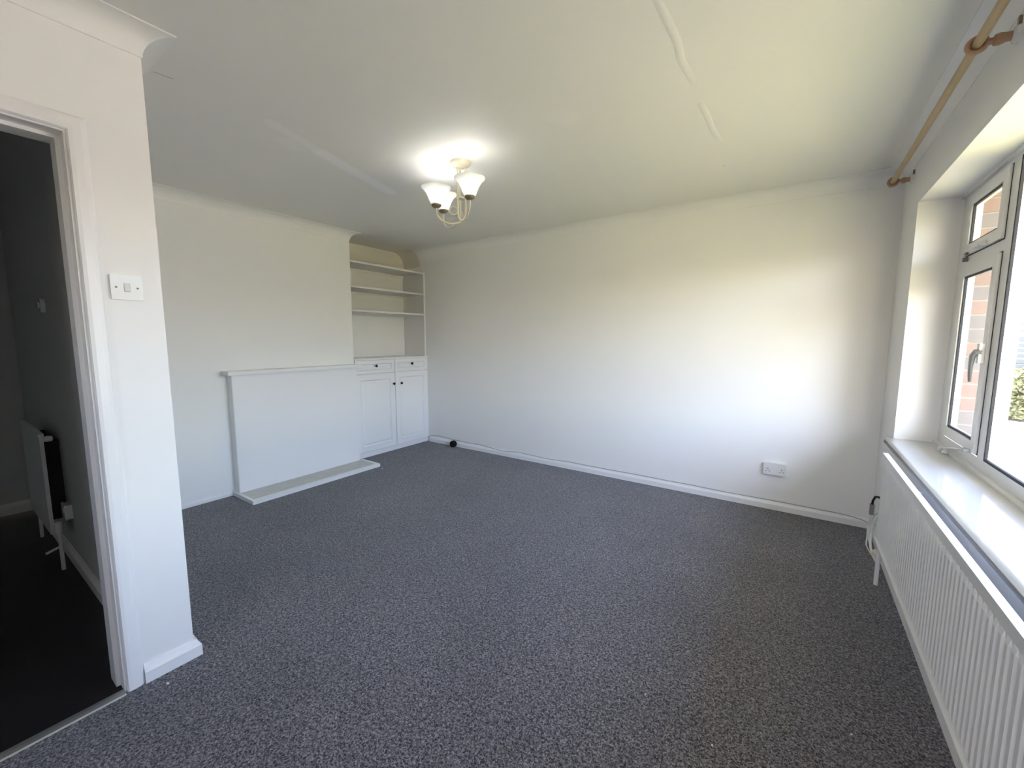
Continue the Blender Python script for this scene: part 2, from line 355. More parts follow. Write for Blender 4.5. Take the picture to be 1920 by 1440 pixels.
# light switch
sw = thing('light_switch', (XD, .452, 1.499), 'white single light switch beside the doorway', 'light switch')
bm = bmesh.new(); box(bm, XD, XD+.009, .409, .495, 1.456, 1.542); bevel(bm, .003, 3); obj('face_plate', bm, PLASTIC, sw)
bm = bmesh.new(); box(bm, XD+.004, XD+.0094, .4435, .4605, 1.484, 1.514); obj('rocker_gap', bm, CABLE, sw)
bm = bmesh.new(); v = [(XD+.006, .445, 1.4855), (XD+.006, .459, 1.4855), (XD+.006, .459, 1.5125), (XD+.006, .445, 1.5125), (XD+.0125, .445, 1.4855), (XD+.0125, .459, 1.4855), (XD+.0098, .459, 1.5125), (XD+.0098, .445, 1.5125)]
v = [bm.verts.new(q) for q in v]
for f in ((0, 1, 2, 3), (4, 5, 6, 7), (0, 1, 5, 4), (1, 2, 6, 5), (2, 3, 7, 6), (3, 0, 4, 7)): bm.faces.new([v[i] for i in f])
bevel(bm, .0008, 1); obj('rocker', bm, PLASTIC, sw)
for y in (.423, .481):
    bm = bmesh.new(); lathe(bm, [(.0036, .008), (.0036, .0096), (.002, .0099)], 12, (XD, y, 1.499), (1, 0, 0)); obj('screw', bm, GREY, sw)

# ---------------------------------------------------------------- hall things
th = thing('thermostat', (-3.457, YH-.004, 1.50), 'small white round control on the shaded hall wall', 'thermostat')
bm = bmesh.new(); lathe(bm, [(.04, 0), (.04, -.012), (.036, -.018), (.001, -.019)], 24, (-3.457, YH-.004, 1.50), (0, 1, 0)); obj('body', bm, PLASTIC, th, True)
bm = bmesh.new(); lathe(bm, [(.018, -.018), (.017, -.026), (.001, -.027)], 18, (-3.457, YH-.004, 1.50), (0, 1, 0)); obj('dial', bm, PLASTIC, th, True)
def socket(name, base, u, nrm, wd, label, double=True):
    t = thing(name, base, label, 'socket'); b = Vector(base); u = Vector(u); n = Vector(nrm); z = Vector((0, 0, 1))
    M3 = Matrix((u, n, z)).transposed()
    def loc(bm): bmesh.ops.transform(bm, matrix=Matrix.Translation(b) @ M3.to_4x4(), verts=bm.verts)
    bm = bmesh.new(); box(bm, -wd/2+.003, wd/2-.003, 0, .022, -.041, .041); bevel(bm, .003, 2); loc(bm); obj('back_box', bm, PLASTIC, t)
    bm = bmesh.new(); box(bm, -wd/2, wd/2, .022, .032, -.044, .044); bevel(bm, .004, 3); loc(bm); obj('face_plate', bm, PLASTIC, t)
    for cx in ((-.044, .044) if double else (0,)):
        s = -1 if cx < 0 else 1
        bm = bmesh.new()
        box(bm, cx-.0022, cx+.0022, .0305, .0325, -.004, .005)
        for q in (-1, 1): box(bm, cx+q*.011-.0035, cx+q*.011+.0035, .0305, .0325, -.020, -.0155)
        loc(bm); obj('pin_slots', bm, DARKH, t)
        bm = bmesh.new(); lathe(bm, [(.0026, .031), (.0026, .0326)], 10, (cx+s*.0165, 0, .003), (0, 1, 0)); loc(bm); obj('screw', bm, GREY, t)
        bm = bmesh.new(); xs = cx - s*.027; box(bm, xs-.006, xs+.006, .030, .0355, .004, .028); bevel(bm, .001, 1); loc(bm); obj('rocker', bm, PLASTIC, t)
    return t
socket('power_socket', (-.078, YB, .326), (-1, 0, 0), (0, -1, 0), .147, 'white double power socket on the long back wall')
socket('power_socket', (-3.385, YH-.004, .335), (-1, 0, 0), (0, -1, 0), .086, 'small white socket on the hall wall beside the hall radiator', False)

def tube_o(name, pts, r, m, parent, n=8): 
    bm = bmesh.new(); tube(bm, pts, r, n); return obj(name, bm, m, parent, True)
hr = thing('radiator', (-3.73, YH, 0), 'white radiator low on the dark hall wall', 'radiator', )
hx0, hx1, hz0, hz1, hy = -4.08, -3.40, .215, .79, .345
bm = bmesh.new(); box(bm, hx0, hx1, hy, hy+.016, hz0, hz1); bevel(bm, .005, 2); obj('panel', bm, RADW, hr)
boxes('top_rail', [(hx0+.004, hx1-.004, hy-.002, hy+.020, hz1-.012, hz1+.003)], RADW, hr, .003)
bm = bmesh.new(); lathe(bm, [(.011, 0), (.015, .003), (.017, .018), (.015, .033), (.011, .036)], 14, (hx1-.012, hy+.016, hz1-.03), (0, 1, 0)); obj('end_ring', bm, RADW, hr, True)
for x in (hx0+.12, hx1-.12): boxes('bracket', [(x-.012, x+.012, hy+.016, YH, hz0+.05, hz1-.06)], DARKH, hr)
for x in (hx0+.01, hx1+.02):
    bm = bmesh.new(); lathe(bm, [(.010, -.02), (.016, -.015), (.018, .0), (.016, .045), (.010, .05)], 14, (x, hy+.03, hz0+.02)); obj('valve', bm, PLASTIC, hr, True)
    tube_o('pipe', [(x, hy+.03, hz0+.01), (x, hy+.03, 0)], .009, PLASTIC, hr)
tube_o('valve_tail', [(hx1+.02, hy+.03, .14), (hx1+.02, hy-.03, .12)], .007, PLASTIC, hr)

# ---------------------------------------------------------------- fireplace
fp = thing('fireplace_surround', (XC, 2.0, 0), 'boxed-in white fireplace surround under its mantel shelf', 'fireplace')
FX = -3.765; FY0, FY1 = 1.447, 2.602
boxes('front_panel', [(XC, FX, FY0, FY1, 0, 1.022)], CABW, fp, .002)
boxes('side_edge', [(XC, FX-.004, FY0-.004, FY0, .03, 1.022)], GLOSS, fp)
boxes('mantel_shelf', [(XC, -3.722, 1.405, 2.628, 1.022, 1.052)], GLOSS, fp, .006, 3)
he = thing('hearth', (-3.65, 2.0, 0), 'low hearth with pale stone slab and white timber rim in front of the fireplace', 'hearth')
boxes('stone_slab', [(FX+.0005, -3.52, 1.443, 2.603, 0, .028)], MARBLE, he)
boxes('rim', [(-3.52, -3.478, 1.42, 2.637, 0, .032)], GLOSS, he, .003)
boxes('rim', [(XC, -3.52, 1.42, 1.443, 0, .032)], GLOSS, he, .003)
boxes('rim', [(-3.80, -3.52, 2.603, 2.637, 0, .032)], GLOSS, he, .003)

# ---------------------------------------------------------------- alcove cabinet
cb = thing('cabinet', (-4.0, 3.17, 0), 'white alcove base cabinet with two drawers above two panelled doors', 'cabinet')
KX = -3.868; KF = -3.850
boxes('carcass', [(XA+.002, KX, YBR+.002, YB-.002, .055, 1.085)], CABW, cb)
boxes('plinth', [(XA+.01, KX-.004, YBR+.002, YB-.002, 0, .055)], CABW, cb)
boxes('top_board', [(XA+.002, KF+.004, YBR+.002, YB-.002, 1.085, 1.103)], CABW, cb, .002)
def panel(name, y0, y1, z0, z1, rail):
    # slab with a moulded, recessed field
    bm = bmesh.new(); xs = KF
    def rect(i, x): return [bm.verts.new((x, y, z)) for y, z in ((y0+i, z0+i), (y1-i, z0+i), (y1-i, z1-i), (y0+i, z1-i))]
    R_ = [rect(0, KX), rect(0, xs-.003), rect(.003, xs), rect(rail-.012, xs), rect(rail-.006, xs+.004), rect(rail, xs+.001), rect(rail+.005, xs-.009), rect(rail+.012, xs-.009), rect(rail+.030, xs-.003)]
    for a, b in zip(R_, R_[1:]):
        for k in range(4): bm.faces.new((a[k], a[(k+1) % 4], b[(k+1) % 4], b[k]))
    bm.faces.new(R_[0]); bm.faces.new(R_[-1]); return obj(name, bm, CABW, cb)
def knob(par, y, z):
    bm = bmesh.new(); lathe(bm, [(.006, 0), (.005, .010), (.007, .013), (.0145, .018), (.0155, .023), (.012, .028), (.001, .030)], 16, (KF, y, z), (1, 0, 0)); obj('knob', bm, KNOB, par, True)
YM = 3.172
kd = panel('drawer', YBR+.008, YM-.003, .935, 1.082, .045); knob(kd, 2.902, 1.017)
kd = panel('drawer', YM+.003, YB-.012, .935, 1.082, .045); knob(kd, 3.421, 1.020)
kd = panel('door', YBR+.008, YM-.003, .062, .928, .068); knob(kd, 3.140, .798)
kd = panel('door', YM+.003, YB-.012, .062, .928, .068); knob(kd, 3.250, .795)
boxes('shadow_gap', [(KX-.001, KX+.0006, YM-.003, YM+.003, .062, 1.08)], GREY, cb)
boxes('filler_strip', [(KX, KF-.002, YB-.011, YB-.002, .055, 1.085)], CABW, cb)

# shelving unit
su = thing('shelving_unit', (-4.05, 3.17, 1.103), 'white painted open shelves fitted in the alcove above the cabinet', 'shelves')
SX = -3.874
boxes('side_panel', [(XA+.002, SX, YB-.024, YB-.001, 1.103, 2.137)], SHELFW, su, .002)
for z in (1.618, 1.866, 2.125):
    boxes('shelf', [(XA+.002, SX-.001, YBR+.002, YB-.024, z-.010, z+.010)], SHELFW, su, .002)
for z in (1.618, 1.866, 2.125):
    boxes('batten', [(XA+.002, XA+.022, YBR+.002, YB-.026, z-.030, z-.010)], SHELFW, su)

# ---------------------------------------------------------------- skirting cable and the black stopper
pts = [(-3.84, .060), (-3.815, .072), (-3.72, .088), (-3.62, .089), (-3.43, .079), (-3.311, .078), (-3.137, .072), (-3.006, .076), (-2.816, .063), (-2.664, .058), (-2.52, .066), (-2.44, .072), (-2.26, .067), (-2.06, .062), (-1.86, .072), (-1.84, .073), (-1.5, .070), (-1.15, .073), (-.8, .071), (-.68, .073), (-.45, .068), (-.29, .069), (-.02, .071), (.2, .069), (.35, .067), (.44, .060), (.483, .045)]
cbm = bmesh.new()
P3 = [Vector((x, YB-.0065 - (.004 if z < .068 else 0), max(z+.001, .0))) for x, z in pts]
def catmull(P, n=5):
    out = []
    for i in range(len(P)-1):
        a, b, c_, d = P[max(i-1, 0)], P[i], P[i+1], P[min(i+2, len(P)-1)]
        for k in range(n):
            t = k/n; out.append(.5*((2*b)+(c_-a)*t+(2*a-5*b+4*c_-d)*t*t+(3*b-a-3*c_+d)*t**3))
    return out+[P[-1]]
for p in P3:
    p.y = YB-.0215 if p.z < .062 else YB-.0105
tube(cbm, catmull(P3, 4), .0032, 6)
ca = obj('cable', cbm, CABLE, None, True); tag(ca, 'thin white cable running along the top of the back wall skirting', 'cable')
for x, z in ((-3.0, .076), (-2.44, .072), (-1.85, .073), (-1.15, .073), (-.68, .073), (-.02, .071)):
    boxes('cable_clip', [(x-.006, x+.006, YB-.016, YB-.001, z-.004, z+.006)], PLASTIC, ca)
dsb = bmesh.new(); lathe(dsb, [(.012, .0), (.034, .004), (.040, .018), (.040, .050), (.033, .062), (.010, .066)], 24, (-3.385, YB-.020, .040), (0, -1, 0))
tag(obj('door_stop', dsb, BLACK, None, True), 'round black rubber stopper on the carpet against the back wall skirting', 'door stop')

# ---------------------------------------------------------------- ceiling light
LC = Vector((-1.781, 2.017, H))
cl = thing('ceiling_light', LC, 'cream three arm ceiling light with lit white glass bell shades', 'ceiling light')
bm = bmesh.new(); lathe(bm, [(.066, 0), (.066, -.006), (.060, -.016), (.045, -.024), (.020, -.030), (.012, -.036)], 32, LC); obj('ceiling_rose', bm, CREAMMET, cl, True)
cups = [Vector((-1.890, 1.914, 2.130)), Vector((-1.618, 1.912, 2.128)), Vector((-1.985, 2.075, 2.152))]
rods = [Vector((-1.765, 2.045, 0)), Vector((-1.788, 2.000, 0)), Vector((-1.800, 2.035, 0))]
lows = [2.035, 2.030, 2.035]
for i in range(3):
    cp, rd, lz = cups[i], rods[i], lows[i]
    P = [Vector((rd.x, rd.y, H-.028)), Vector((rd.x, rd.y, 2.30)), Vector((rd.x, rd.y, 2.20)), Vector((rd.x, rd.y, 2.13))]
    ce = Vector(((rd.x+cp.x)/2, (rd.y+cp.y)/2, 2.105)); hv = Vector((cp.x-rd.x, cp.y-rd.y, 0))/2
    for k in range(0, 13):
        t = math.pi*k/12; P.append(ce - hv*math.cos(t) + Vector((0, 0, -(2.105-lz)*math.sin(t))))
    P.append(cp + Vector((0, 0, -.002)))
    tube_o('arm', P, .0058, CREAMMET, cl, 8)
    bm = bmesh.new(); lathe(bm, [(.008, -.008), (.020, -.004), (.029, .004), (.031, .012), (.029, .018), (.010, .018)], 20, cp); obj('cup', bm, BRASS, cl, True)
    bm = bmesh.new(); out = [(.029, .010), (.037, .026), (.045, .046), (.054, .068), (.065, .088), (.080, .106), (.090, .114)]
    prof = out + [(r-.003, h) for r, h in reversed(out)]
    lathe(bm, prof, 28, cp, cap0=False, cap1=False)
    # wavy lip
    for v in bm.verts:
        h = v.co.z-cp.z
        if h > .08:
            a = math.atan2(v.co.y-cp.y, v.co.x-cp.x); v.co.z += .0025*math.sin(5*a)*(h-.08)/.034
    sh = obj('shade', bm, OPAL, cl, True)
    bm = bmesh.new(); lathe(bm, [(.010, .016), (.012, .030), (.020, .045), (.023, .058), (.019, .072), (.008, .080), (.001, .082)], 16, cp); obj('bulb', bm, BULB, cl, True)
    light('bulb_glow', 'POINT', cp+Vector((0, 0, .090)), .15, (1, .99, .97), shadow_soft_size=.03)
bm = bmesh.new(); box(bm, -1.806, -1.760, 1.998, 2.052, 2.185, 2.193); bevel(bm, .002, 1); obj('spacer_plate', bm, CREAMMET, cl)
for cen, rad, a0, a1 in (((-1.845, 2.02, 2.125), .026, 20, 380), ((-1.825, 2.04, 2.105), .028, -60, 130)):
    tube_o('scroll', [Vector(cen)+Vector((math.cos(R(a))*rad*.82, math.cos(R(a))*rad*.57, math.sin(R(a))*rad)) for a in range(a0, a1+1, 20)], .0035, CREAMMET, cl, 6)

# ---------------------------------------------------------------- window
wn = thing('window_1', (.73, 1.87, ZS), 'white framed window with an opening casement, a small top light and a large fixed pane', 'window', kind='structure')
FXI, FXO = .69, .73
F0, F1, FZ0, FZ1 = YW0, YW, .735, 2.072
# outer frame, mullions, transom
boxes('frame', [(FXI, FXO, 3.125, F1, FZ0, FZ1), (FXI, FXO, F0, F0+.07, FZ0, FZ1), (FXI, FXO, F0+.07, 3.125, 2.046, FZ1), (FXI, FXO, F0+.07, 3.125, FZ0, .80)], PVC, wn, .003)
boxes('mullion', [(FXI, .745, 2.562, 2.632, .80, 2.046)], PVC, wn, .003)
boxes('mullion', [(FXI, .745, 1.30, 1.37, .80, 2.046)], PVC, wn, .003)
def sash(y0, y1, z0, z1, fw_, name='casement', proud=.012):
    # rebated sash: frame boards, dark seal, pane
    s = boxes(name, [(FXI-proud, FXO-.012, y0, y0+fw_, z0, z1), (FXI-proud, FXO-.012, y1-fw_, y1, z0, z1), (FXI-proud, FXO-.012, y0+fw_, y1-fw_, z0, z0+fw_), (FXI-proud, FXO-.012, y0+fw_, y1-fw_, z1-fw_, z1)], PVC, wn, .003)
    g = .008
    def ring(nm, x0, x1, g0, g1, m):
        a, b, c_, d = y0+fw_, y1-fw_, z0+fw_, z1-fw_
        boxes(nm, [(x0, x1, a+g0, a+g1, c_+g0, d-g0), (x0, x1, b-g1, b-g0, c_+g0, d-g0), (x0, x1, a+g1, b-g1, c_+g0, c_+g1), (x0, x1, a+g1, b-g1, d-g1, d-g0)], m, s)
    ring('seal', FXI-.006, FXI+.003, 0, .009, GASK)
    boxes('pane', [(FXI+.004, FXI+.008, y0+fw_+.001, y1-fw_-.001, z0+fw_+.001, z1-fw_-.001)], GLASS, s)
    return s
def sealrect(y0, y1, z0, z1, t=.005):
    boxes('frame_seal', [(FXI-.0015, FXI+.002, y0-t, y0, z0-t, z1+t), (FXI-.0015, FXI+.002, y1, y1+t, z0-t, z1+t), (FXI-.0015, FXI+.002, y0, y1, z0-t, z0), (FXI-.0015, FXI+.002, y0, y1, z1, z1+t)], GASK, wn)
for (a, b) in ((2.637, 3.114),):
    boxes('transom', [(FXI, FXO, 2.632, 3.125, 1.690, 1.738)], PVC, wn, .003)
    tl = sash(a, b, 1.742, 2.037, .050, 'top_light'); sealrect(a, b, 1.742, 2.037)
    cs = sash(a, b, .812, 1.684, .050); sealrect(a, b, .812, 1.684)
boxes('transom', [(FXI, FXO, F0+.07, 1.30, 1.690, 1.738)], PVC, wn, .003)
sash(.878, 1.294, 1.742, 2.037, .050, 'top_light'); sash(.878, 1.294, .812, 1.684, .050)
# large fixed pane
a, b, c0, d = 1.37, 2.562, .80, 2.046
boxes('fixed_seal', [(FXI+.001, FXI+.010, a, a+.011, c0, d), (FXI+.001, FXI+.010, b-.011, b, c0, d), (FXI+.001, FXI+.010, a+.011, b-.011, c0, c0+.011), (FXI+.001, FXI+.010, a+.011, b-.011, d-.011, d)], GASK, wn)
boxes('fixed_pane', [(FXI+.012, FXI+.016, a+.001, b-.001, c0+.001, d-.001)], GLASS, wn)
# quadrant trims around the frame
boxes('bottom_trim', [(FXI-.020, FXI, F0, F1, FZ0-.003, FZ0+.016)], PVC, wn, .008, 3)
boxes('top_trim', [(FXI-.014, FXI, F0, F1, FZ1-.012, FZ1+.003)], PVC, wn, .004, 2)
# handles and stays
hd = boxes('handle', [(FXI-.030, FXI-.012, 2.648, 2.676, 1.215, 1.300)], STEEL, cs, .006, 3)
hd['label'] = 'curved grey metal casement handle'
lev = tube_o('handle_lever', [(FXI-.020, 2.655, 1.262), (FXI-.036, 2.657, 1.264), (FXI-.045, 2.660, 1.248), (FXI-.046, 2.664, 1.205), (FXI-.045, 2.667, 1.165), (FXI-.043, 2.668, 1.130)], [.012, .013, .011, .008, .007, .005], STEEL, cs, 8)
bm = bmesh.new(); box(bm, FXI-.030, FXI-.010, 2.80, 2.88, 1.745, 1.765); bevel(bm, .006, 3); obj('catch', bm, PVC, tl)
tube_o('catch_lever', [(FXI-.028, 2.83, 1.755), (FXI-.045, 2.845, 1.748), (FXI-.047, 2.885, 1.745)], .006, PVC, tl)
boxes('stay_peg', [(FXI-.020, FXI, 3.075, 3.088, 1.712, 1.732), (FXI-.022, FXI-.004, 3.03, 3.06, 1.742, 1.752)], GREY, wn, .002)
tube_o('stay_bar', [(FXI-.028, 3.075, .742), (FXI-.030, 2.97, .762), (FXI-.026, 2.80, .798), (FXI-.018, 2.69, .818)], [.008, .006, .0045, .0045], PVC, cs, 8)
for y, z in ((3.03, .748), (2.95, .752)):
    bm = bmesh.new(); lathe(bm, [(.015, 0), (.013, .012), (.007, .018), (.006, .026)], 14, (FXI-.030, y, z-.012)); obj('stay_peg', bm, PVC, wn, True)
bm = bmesh.new(); box(bm, FXI-.034, FXI-.010, 2.672, 2.700, .808, .824); bevel(bm, .003, 2); obj('stay_bracket', bm, STEEL, cs)
# sill
sl = bmesh.new(); box(sl, .474, FXI+.02, YW0, YW, ZS, .737); box(sl, .474, XR+.0, YW, YW+.035, ZS, .737); box(sl, .474, XR, YW0-.035, YW0, ZS, .737)
bmesh.ops.remove_doubles(sl, verts=sl.verts, dist=1e-5)
e = [e for e in sl.edges if all(abs(v.co.x-.474) < 1e-4 for v in e.verts) and abs(e.verts[0].co.z-e.verts[1].co.z) < 1e-4]
bmesh.ops.bevel(sl, geom=e, offset=.010, segments=3, profile=.5, affect='EDGES')
o = obj('window_sill', sl, SILLM, wn, True); o['label'] = 'glossy white painted window board'

# unseen window added behind the camera as fill light for radiator and walls
w2 = thing('fill_window', (-.475, YR-.2, 1.35), 'unseen white framed window added behind the camera for fill light', 'window', kind='structure')
x0, x1, z0, z1 = RW
boxes('frame', [(x0, x0+.06, YR-.20, YR-.14, z0, z1), (x1-.06, x1, YR-.20, YR-.14, z0, z1), (x0+.06, x1-.06, YR-.20, YR-.14, z0, z0+.06), (x0+.06, x1-.06, YR-.20, YR-.14, z1-.06, z1)], PVC, w2, .003)
boxes('pane', [(x0+.06, x1-.06, YR-.172, YR-.168, z0+.06, z1-.06)], GLASS, w2)

# ---------------------------------------------------------------- curtain pole
cpx, cpz = .415, 2.256
pole = thing('curtain_pole', (cpx, 2.3, cpz), 'pale wooden curtain pole above the window on two wooden brackets', 'curtain pole')
tube_o('pole', [(cpx, 3.49, cpz), (cpx, 1.0, cpz), (cpx, .1, cpz)], .0135, WOOD, pole, 16)
for y in (3.42, 2.02, .25):
    bm = bmesh.new(); n1, n2 = 20, 8; rg = []
    for i in range(n1):
        a = 2*math.pi*i/n1
        rg.append([bm.verts.new((cpx+(.0215+.0075*math.cos(t))*math.cos(a), y+.010*math.sin(t), cpz+(.0215+.0075*math.cos(t))*math.sin(a))) for t in [2*math.pi*k/n2 for k in range(n2)]])
    for i in range(n1):
        p_, q_ = rg[i], rg[(i+1) % n1]
        for k in range(n2): bm.faces.new((p_[k], p_[(k+1) % n2], q_[(k+1) % n2], q_[k]))
    obj('bracket_ring', bm, WOODD, pole, True)
    bm = bmesh.new(); lathe(bm, [(.010, .024), (.009, .034), (.016, .038), (.017, .050), (.013, .066), (.014, .074)], 16, (cpx, y, cpz), (1, 0, 0)); obj('bracket_arm', bm, WOODD, pole, True)
    bm = bmesh.new(); lathe(bm, [(.014, .074), (.024, .080), (.026, .092)], 16, (cpx, y, cpz), (1, 0, 0)); obj('wall_cup', bm, PLASTIC, pole, True)
    boxes('screw_plate', [(XR-.008, XR+.001, y-.006, y+.006, cpz+.018, cpz+.05)], BRASS, pole)

# ---------------------------------------------------------------- long radiator
rd = thing('radiator', (XR, 1.85, 0), 'long white ribbed panel radiator beneath the window sill', 'radiator')
RX, ry0, ry1, rz0, rz1 = .400, .78, 2.785, .272, .737
bm = bmesh.new(); N = int((ry1-ry0-.04)/.0333); prof = [(ry0, 0), (ry0+.02, 0)]
yy = ry0+.02
for i in range(N):
    prof += [(yy+.004, 0), (yy+.010, -.0045), (yy+.0235, -.0045), (yy+.0295, 0)]; yy += .0333
prof += [(ry1, 0)]
rows = []
for z, k in ((rz0, 0), (rz0+.028, 0), (rz0+.040, 1), (rz1-.055, 1), (rz1-.040, 0), (rz1, 0)):
    rows.append([bm.verts.new((RX+.0075+o*k, y, z)) for y, o in prof])
bk = [[bm.verts.new((RX+.020, y, z)) for y, o in (prof[0], prof[-1])] for z in (rz0, rz1)]
for a_, b_ in zip(rows, rows[1:]):
    for k in range(len(prof)-1): bm.faces.new((a_[k], a_[k+1], b_[k+1], b_[k]))
bm.faces.new((bk[0][0], bk[0][1], bk[1][1], bk[1][0]))
bm.faces.new([*rows[-1], bk[1][1], bk[1][0]]); bm.faces.new([*rows[0], bk[0][1], bk[0][0]])
bm.faces.new([r[0] for r in rows]+[bk[1][0], bk[0][0]]); bm.faces.new([r[-1] for r in rows]+[bk[1][1], bk[0][1]])
obj('ribbed_panel', bm, RADW, rd)
boxes('top_seam', [(RX+.001, RX+.022, ry0+.003, ry1-.003, rz1-.010, rz1+.002)], RADW, rd, .003)
boxes('bottom_seam', [(RX-.001, RX+.022, ry0, ry1, rz0-.008, rz0+.012)], RADW, rd, .003)
for y in (1.05, 2.50): boxes('wall_bracket', [(RX+.020, XR, y-.02, y+.02, rz0+.05, rz1-.10)], RADW, rd, .002)
tube_o('valve_pipe', [(RX+.03, 2.83, .30), (RX+.032, 2.835, .15), (RX+.033, 2.837, .0)], .010, PLASTIC, rd, 10)
tube_o('valve_elbow', [(RX+.015, 2.78, .315), (RX+.03, 2.83, .315)], .012, YELLOWED, rd, 10)
bm = bmesh.new(); lathe(bm, [(.012, -.02), (.017, -.016), (.020, .0), (.019, .03), (.014, .04), (.001, .042)], 16, (RX+.03, 2.835, .325)); obj('valve_cap', bm, PLASTIC, rd, True)
bm = bmesh.new(); lathe(bm, [(.010, -.006), (.020, -.002), (.022, .012), (.018, .026), (.006, .03)], 16, (RX+.030, 2.86, .165), (0, 1, -.2)); obj('drain_cap', bm, YELLOWED, rd, True)

# telephone point and leads beyond the radiator
tp = boxes('telephone_socket', [(XR-.028, XR, 3.18, 3.262, .245, .34)], PLASTIC, None, .004, 2); tag(tp, 'white telephone point low on the window wall by the corner', 'telephone point')
boxes('socket_face', [(XR-.034, XR-.028, 3.19, 3.252, .255, .33)], PLASTIC, tp, .003)
ad = thing('plug_adapter', (.470, 3.42, .24), 'grey plug on a black lead hanging over white cables in the corner', 'plug')
tube_o('black_lead', [(.485, 3.22, .352), (.478, 3.29, .352), (.470, 3.36, .33), (.466, 3.40, .29), (.466, 3.415, .26)], .0065, BLACK, ad)
bm = bmesh.new(); box(bm, .455, .477, 3.402, 3.428, .195, .262); bevel(bm, .005, 2); obj('plug_body', bm, GREY, ad)
wl = thing('white_leads', (.465, 3.44, .0), 'tangle of white cables dropping to the carpet beyond the radiator', 'cables')
tube_o('lead', catmull([Vector(q) for q in ((.466, 3.415, .192), (.463, 3.44, .13), (.470, 3.45, .08), (.455, 3.40, .03), (.45, 3.33, .006), (.462, 3.20, .005))]), .0042, PLASTIC, wl)
tube_o('lead', catmull([Vector(q) for q in ((.483, 3.665, .047), (.482, 3.60, .055), (.470, 3.52, .05), (.462, 3.45, .03), (.448, 3.36, .006))]), .0045, PLASTIC, wl)
tube_o('lead', catmull([Vector(q) for q in ((.485, 3.30, .25), (.475, 3.37, .20), (.466, 3.43, .10), (.460, 3.36, .04), (.468, 3.22, .006), (.475, 3.05, .006))]), .0042, PLASTIC, wl)
tube_o('lead', catmull([Vector(q) for q in ((.488, 3.25, .255), (.480, 3.34, .17), (.470, 3.38, .08), (.462, 3.28, .02), (.47, 3.12, .006))]), .0075, PLASTIC, wl)

# flakes on the carpet
for (x, y, s, lab) in ((-.382, 1.434, .005, 'tiny white paint flake in the middle of the near carpet'), (-1.906, .438, .006, 'curled white paint flake on the carpet beside the door frame'),
                       (.234, 1.67, .004, 'tiny white speck on the carpet near the radiator'), (-3.395, 2.60, .006, 'pale crumb on the carpet at the right end of the hearth'), (-.145, 1.362, .004, 'tiny white speck at the bottom edge of the carpet')):
    bm = bmesh.new(); n = 6
    A = [bm.verts.new((x+s*math.cos(k)*(.5+.5*random.random()), y+s*math.sin(k)*(.5+.5*random.random()), .002+.004*random.random())) for k in [2*math.pi*j/n for j in range(n)]]
    B = [bm.verts.new((v.co.x, v.co.y, -.001)) for v in A]
    bm.faces.new(A); bm.faces.new(B[::-1])
    for k in range(n): bm.faces.new((A[k], A[(k+1) % n], B[(k+1) % n], B[k]))
    tag(obj('paint_flake', bm, FLAKE), lab, 'paint flake')

# ---------------------------------------------------------------- outside
GZ = -.2
gr = boxes('ground', [(XW, 40, 3.9, 45, GZ-.3, GZ-.012)], MORTAR); struct(gr, 'sunlit buff block driveway outside the window', 'ground')
bm = bmesh.new(); random.seed(3)
y = 3.9; row = 0
while y < 11.4:
    x = 1.2 + (row % 2)*.1
    while x < 5.2:
        if x < y*.42+.3: box(bm, x+.004, x+.196, y+.004, y+.096, GZ-.013, GZ-random.random()*.004)
        x += .2
    y += .1; row += 1
o = obj('paving_blocks', bm, PAVE, gr); o['kind'] = 'stuff'
struct(boxes('ground', [(XW, 40, -25, 3.9, GZ-.3, GZ), (-15, XW, -25, YR-.3, GZ-.3, GZ)], LAWN), 'unseen lawn added to bounce yellow-green light onto the ceiling', 'ground')  # grass added out of view, tints the ceiling by its bounce
# brick return wall beside the window
bw = thing('wall_exterior', (.97, 3.42, GZ), 'brick return wall outside beside the window', 'wall', kind='structure')
BX0, BX1, BY0 = XW, .93, 3.25
boxes('mortar_core', [(BX0, BX1-.006, BY0+.006, BY0+.4, GZ, 2.7)], MORTAR, bw)
meshes = []
for m_ in (BRICK, BRICK2):
    for L_ in (.176, .083):
        bm = bmesh.new(); box(bm, 0, L_, 0, .1, 0, .065); bevel(bm, .003, 1); me = bpy.data.meshes.new('brick'); bmesh.ops.recalc_face_normals(bm, faces=bm.faces); bm.to_mesh(me); bm.free(); me.materials.append(m_); meshes.append((L_, me))
z = GZ+.005; course = 0
while z < 2.62:
    x = BX0
    for q in ([0] if course % 2 else [1, 1]):
        L_, me = meshes[q + (2 if random.random() < .3 else 0)]
        o = bpy.data.objects.new('brick', me); C.objects.link(o); o.parent = bw
        o.location = Vector((x, BY0-random.random()*.003, z))-Vector((.97, 3.42, GZ)); x += L_+.01
    z += .075; course += 1
struct(boxes('shading_eaves', [(XW-.02, XW+.95, -3, 3.9, 2.48, 2.60), (XW+.93, XW+.95, -3, 3.9, 2.40, 2.66)], PVC), 'unseen white overhang added above the window to shade the sill', 'eaves')  # added out of view to cut high sky light on the sill
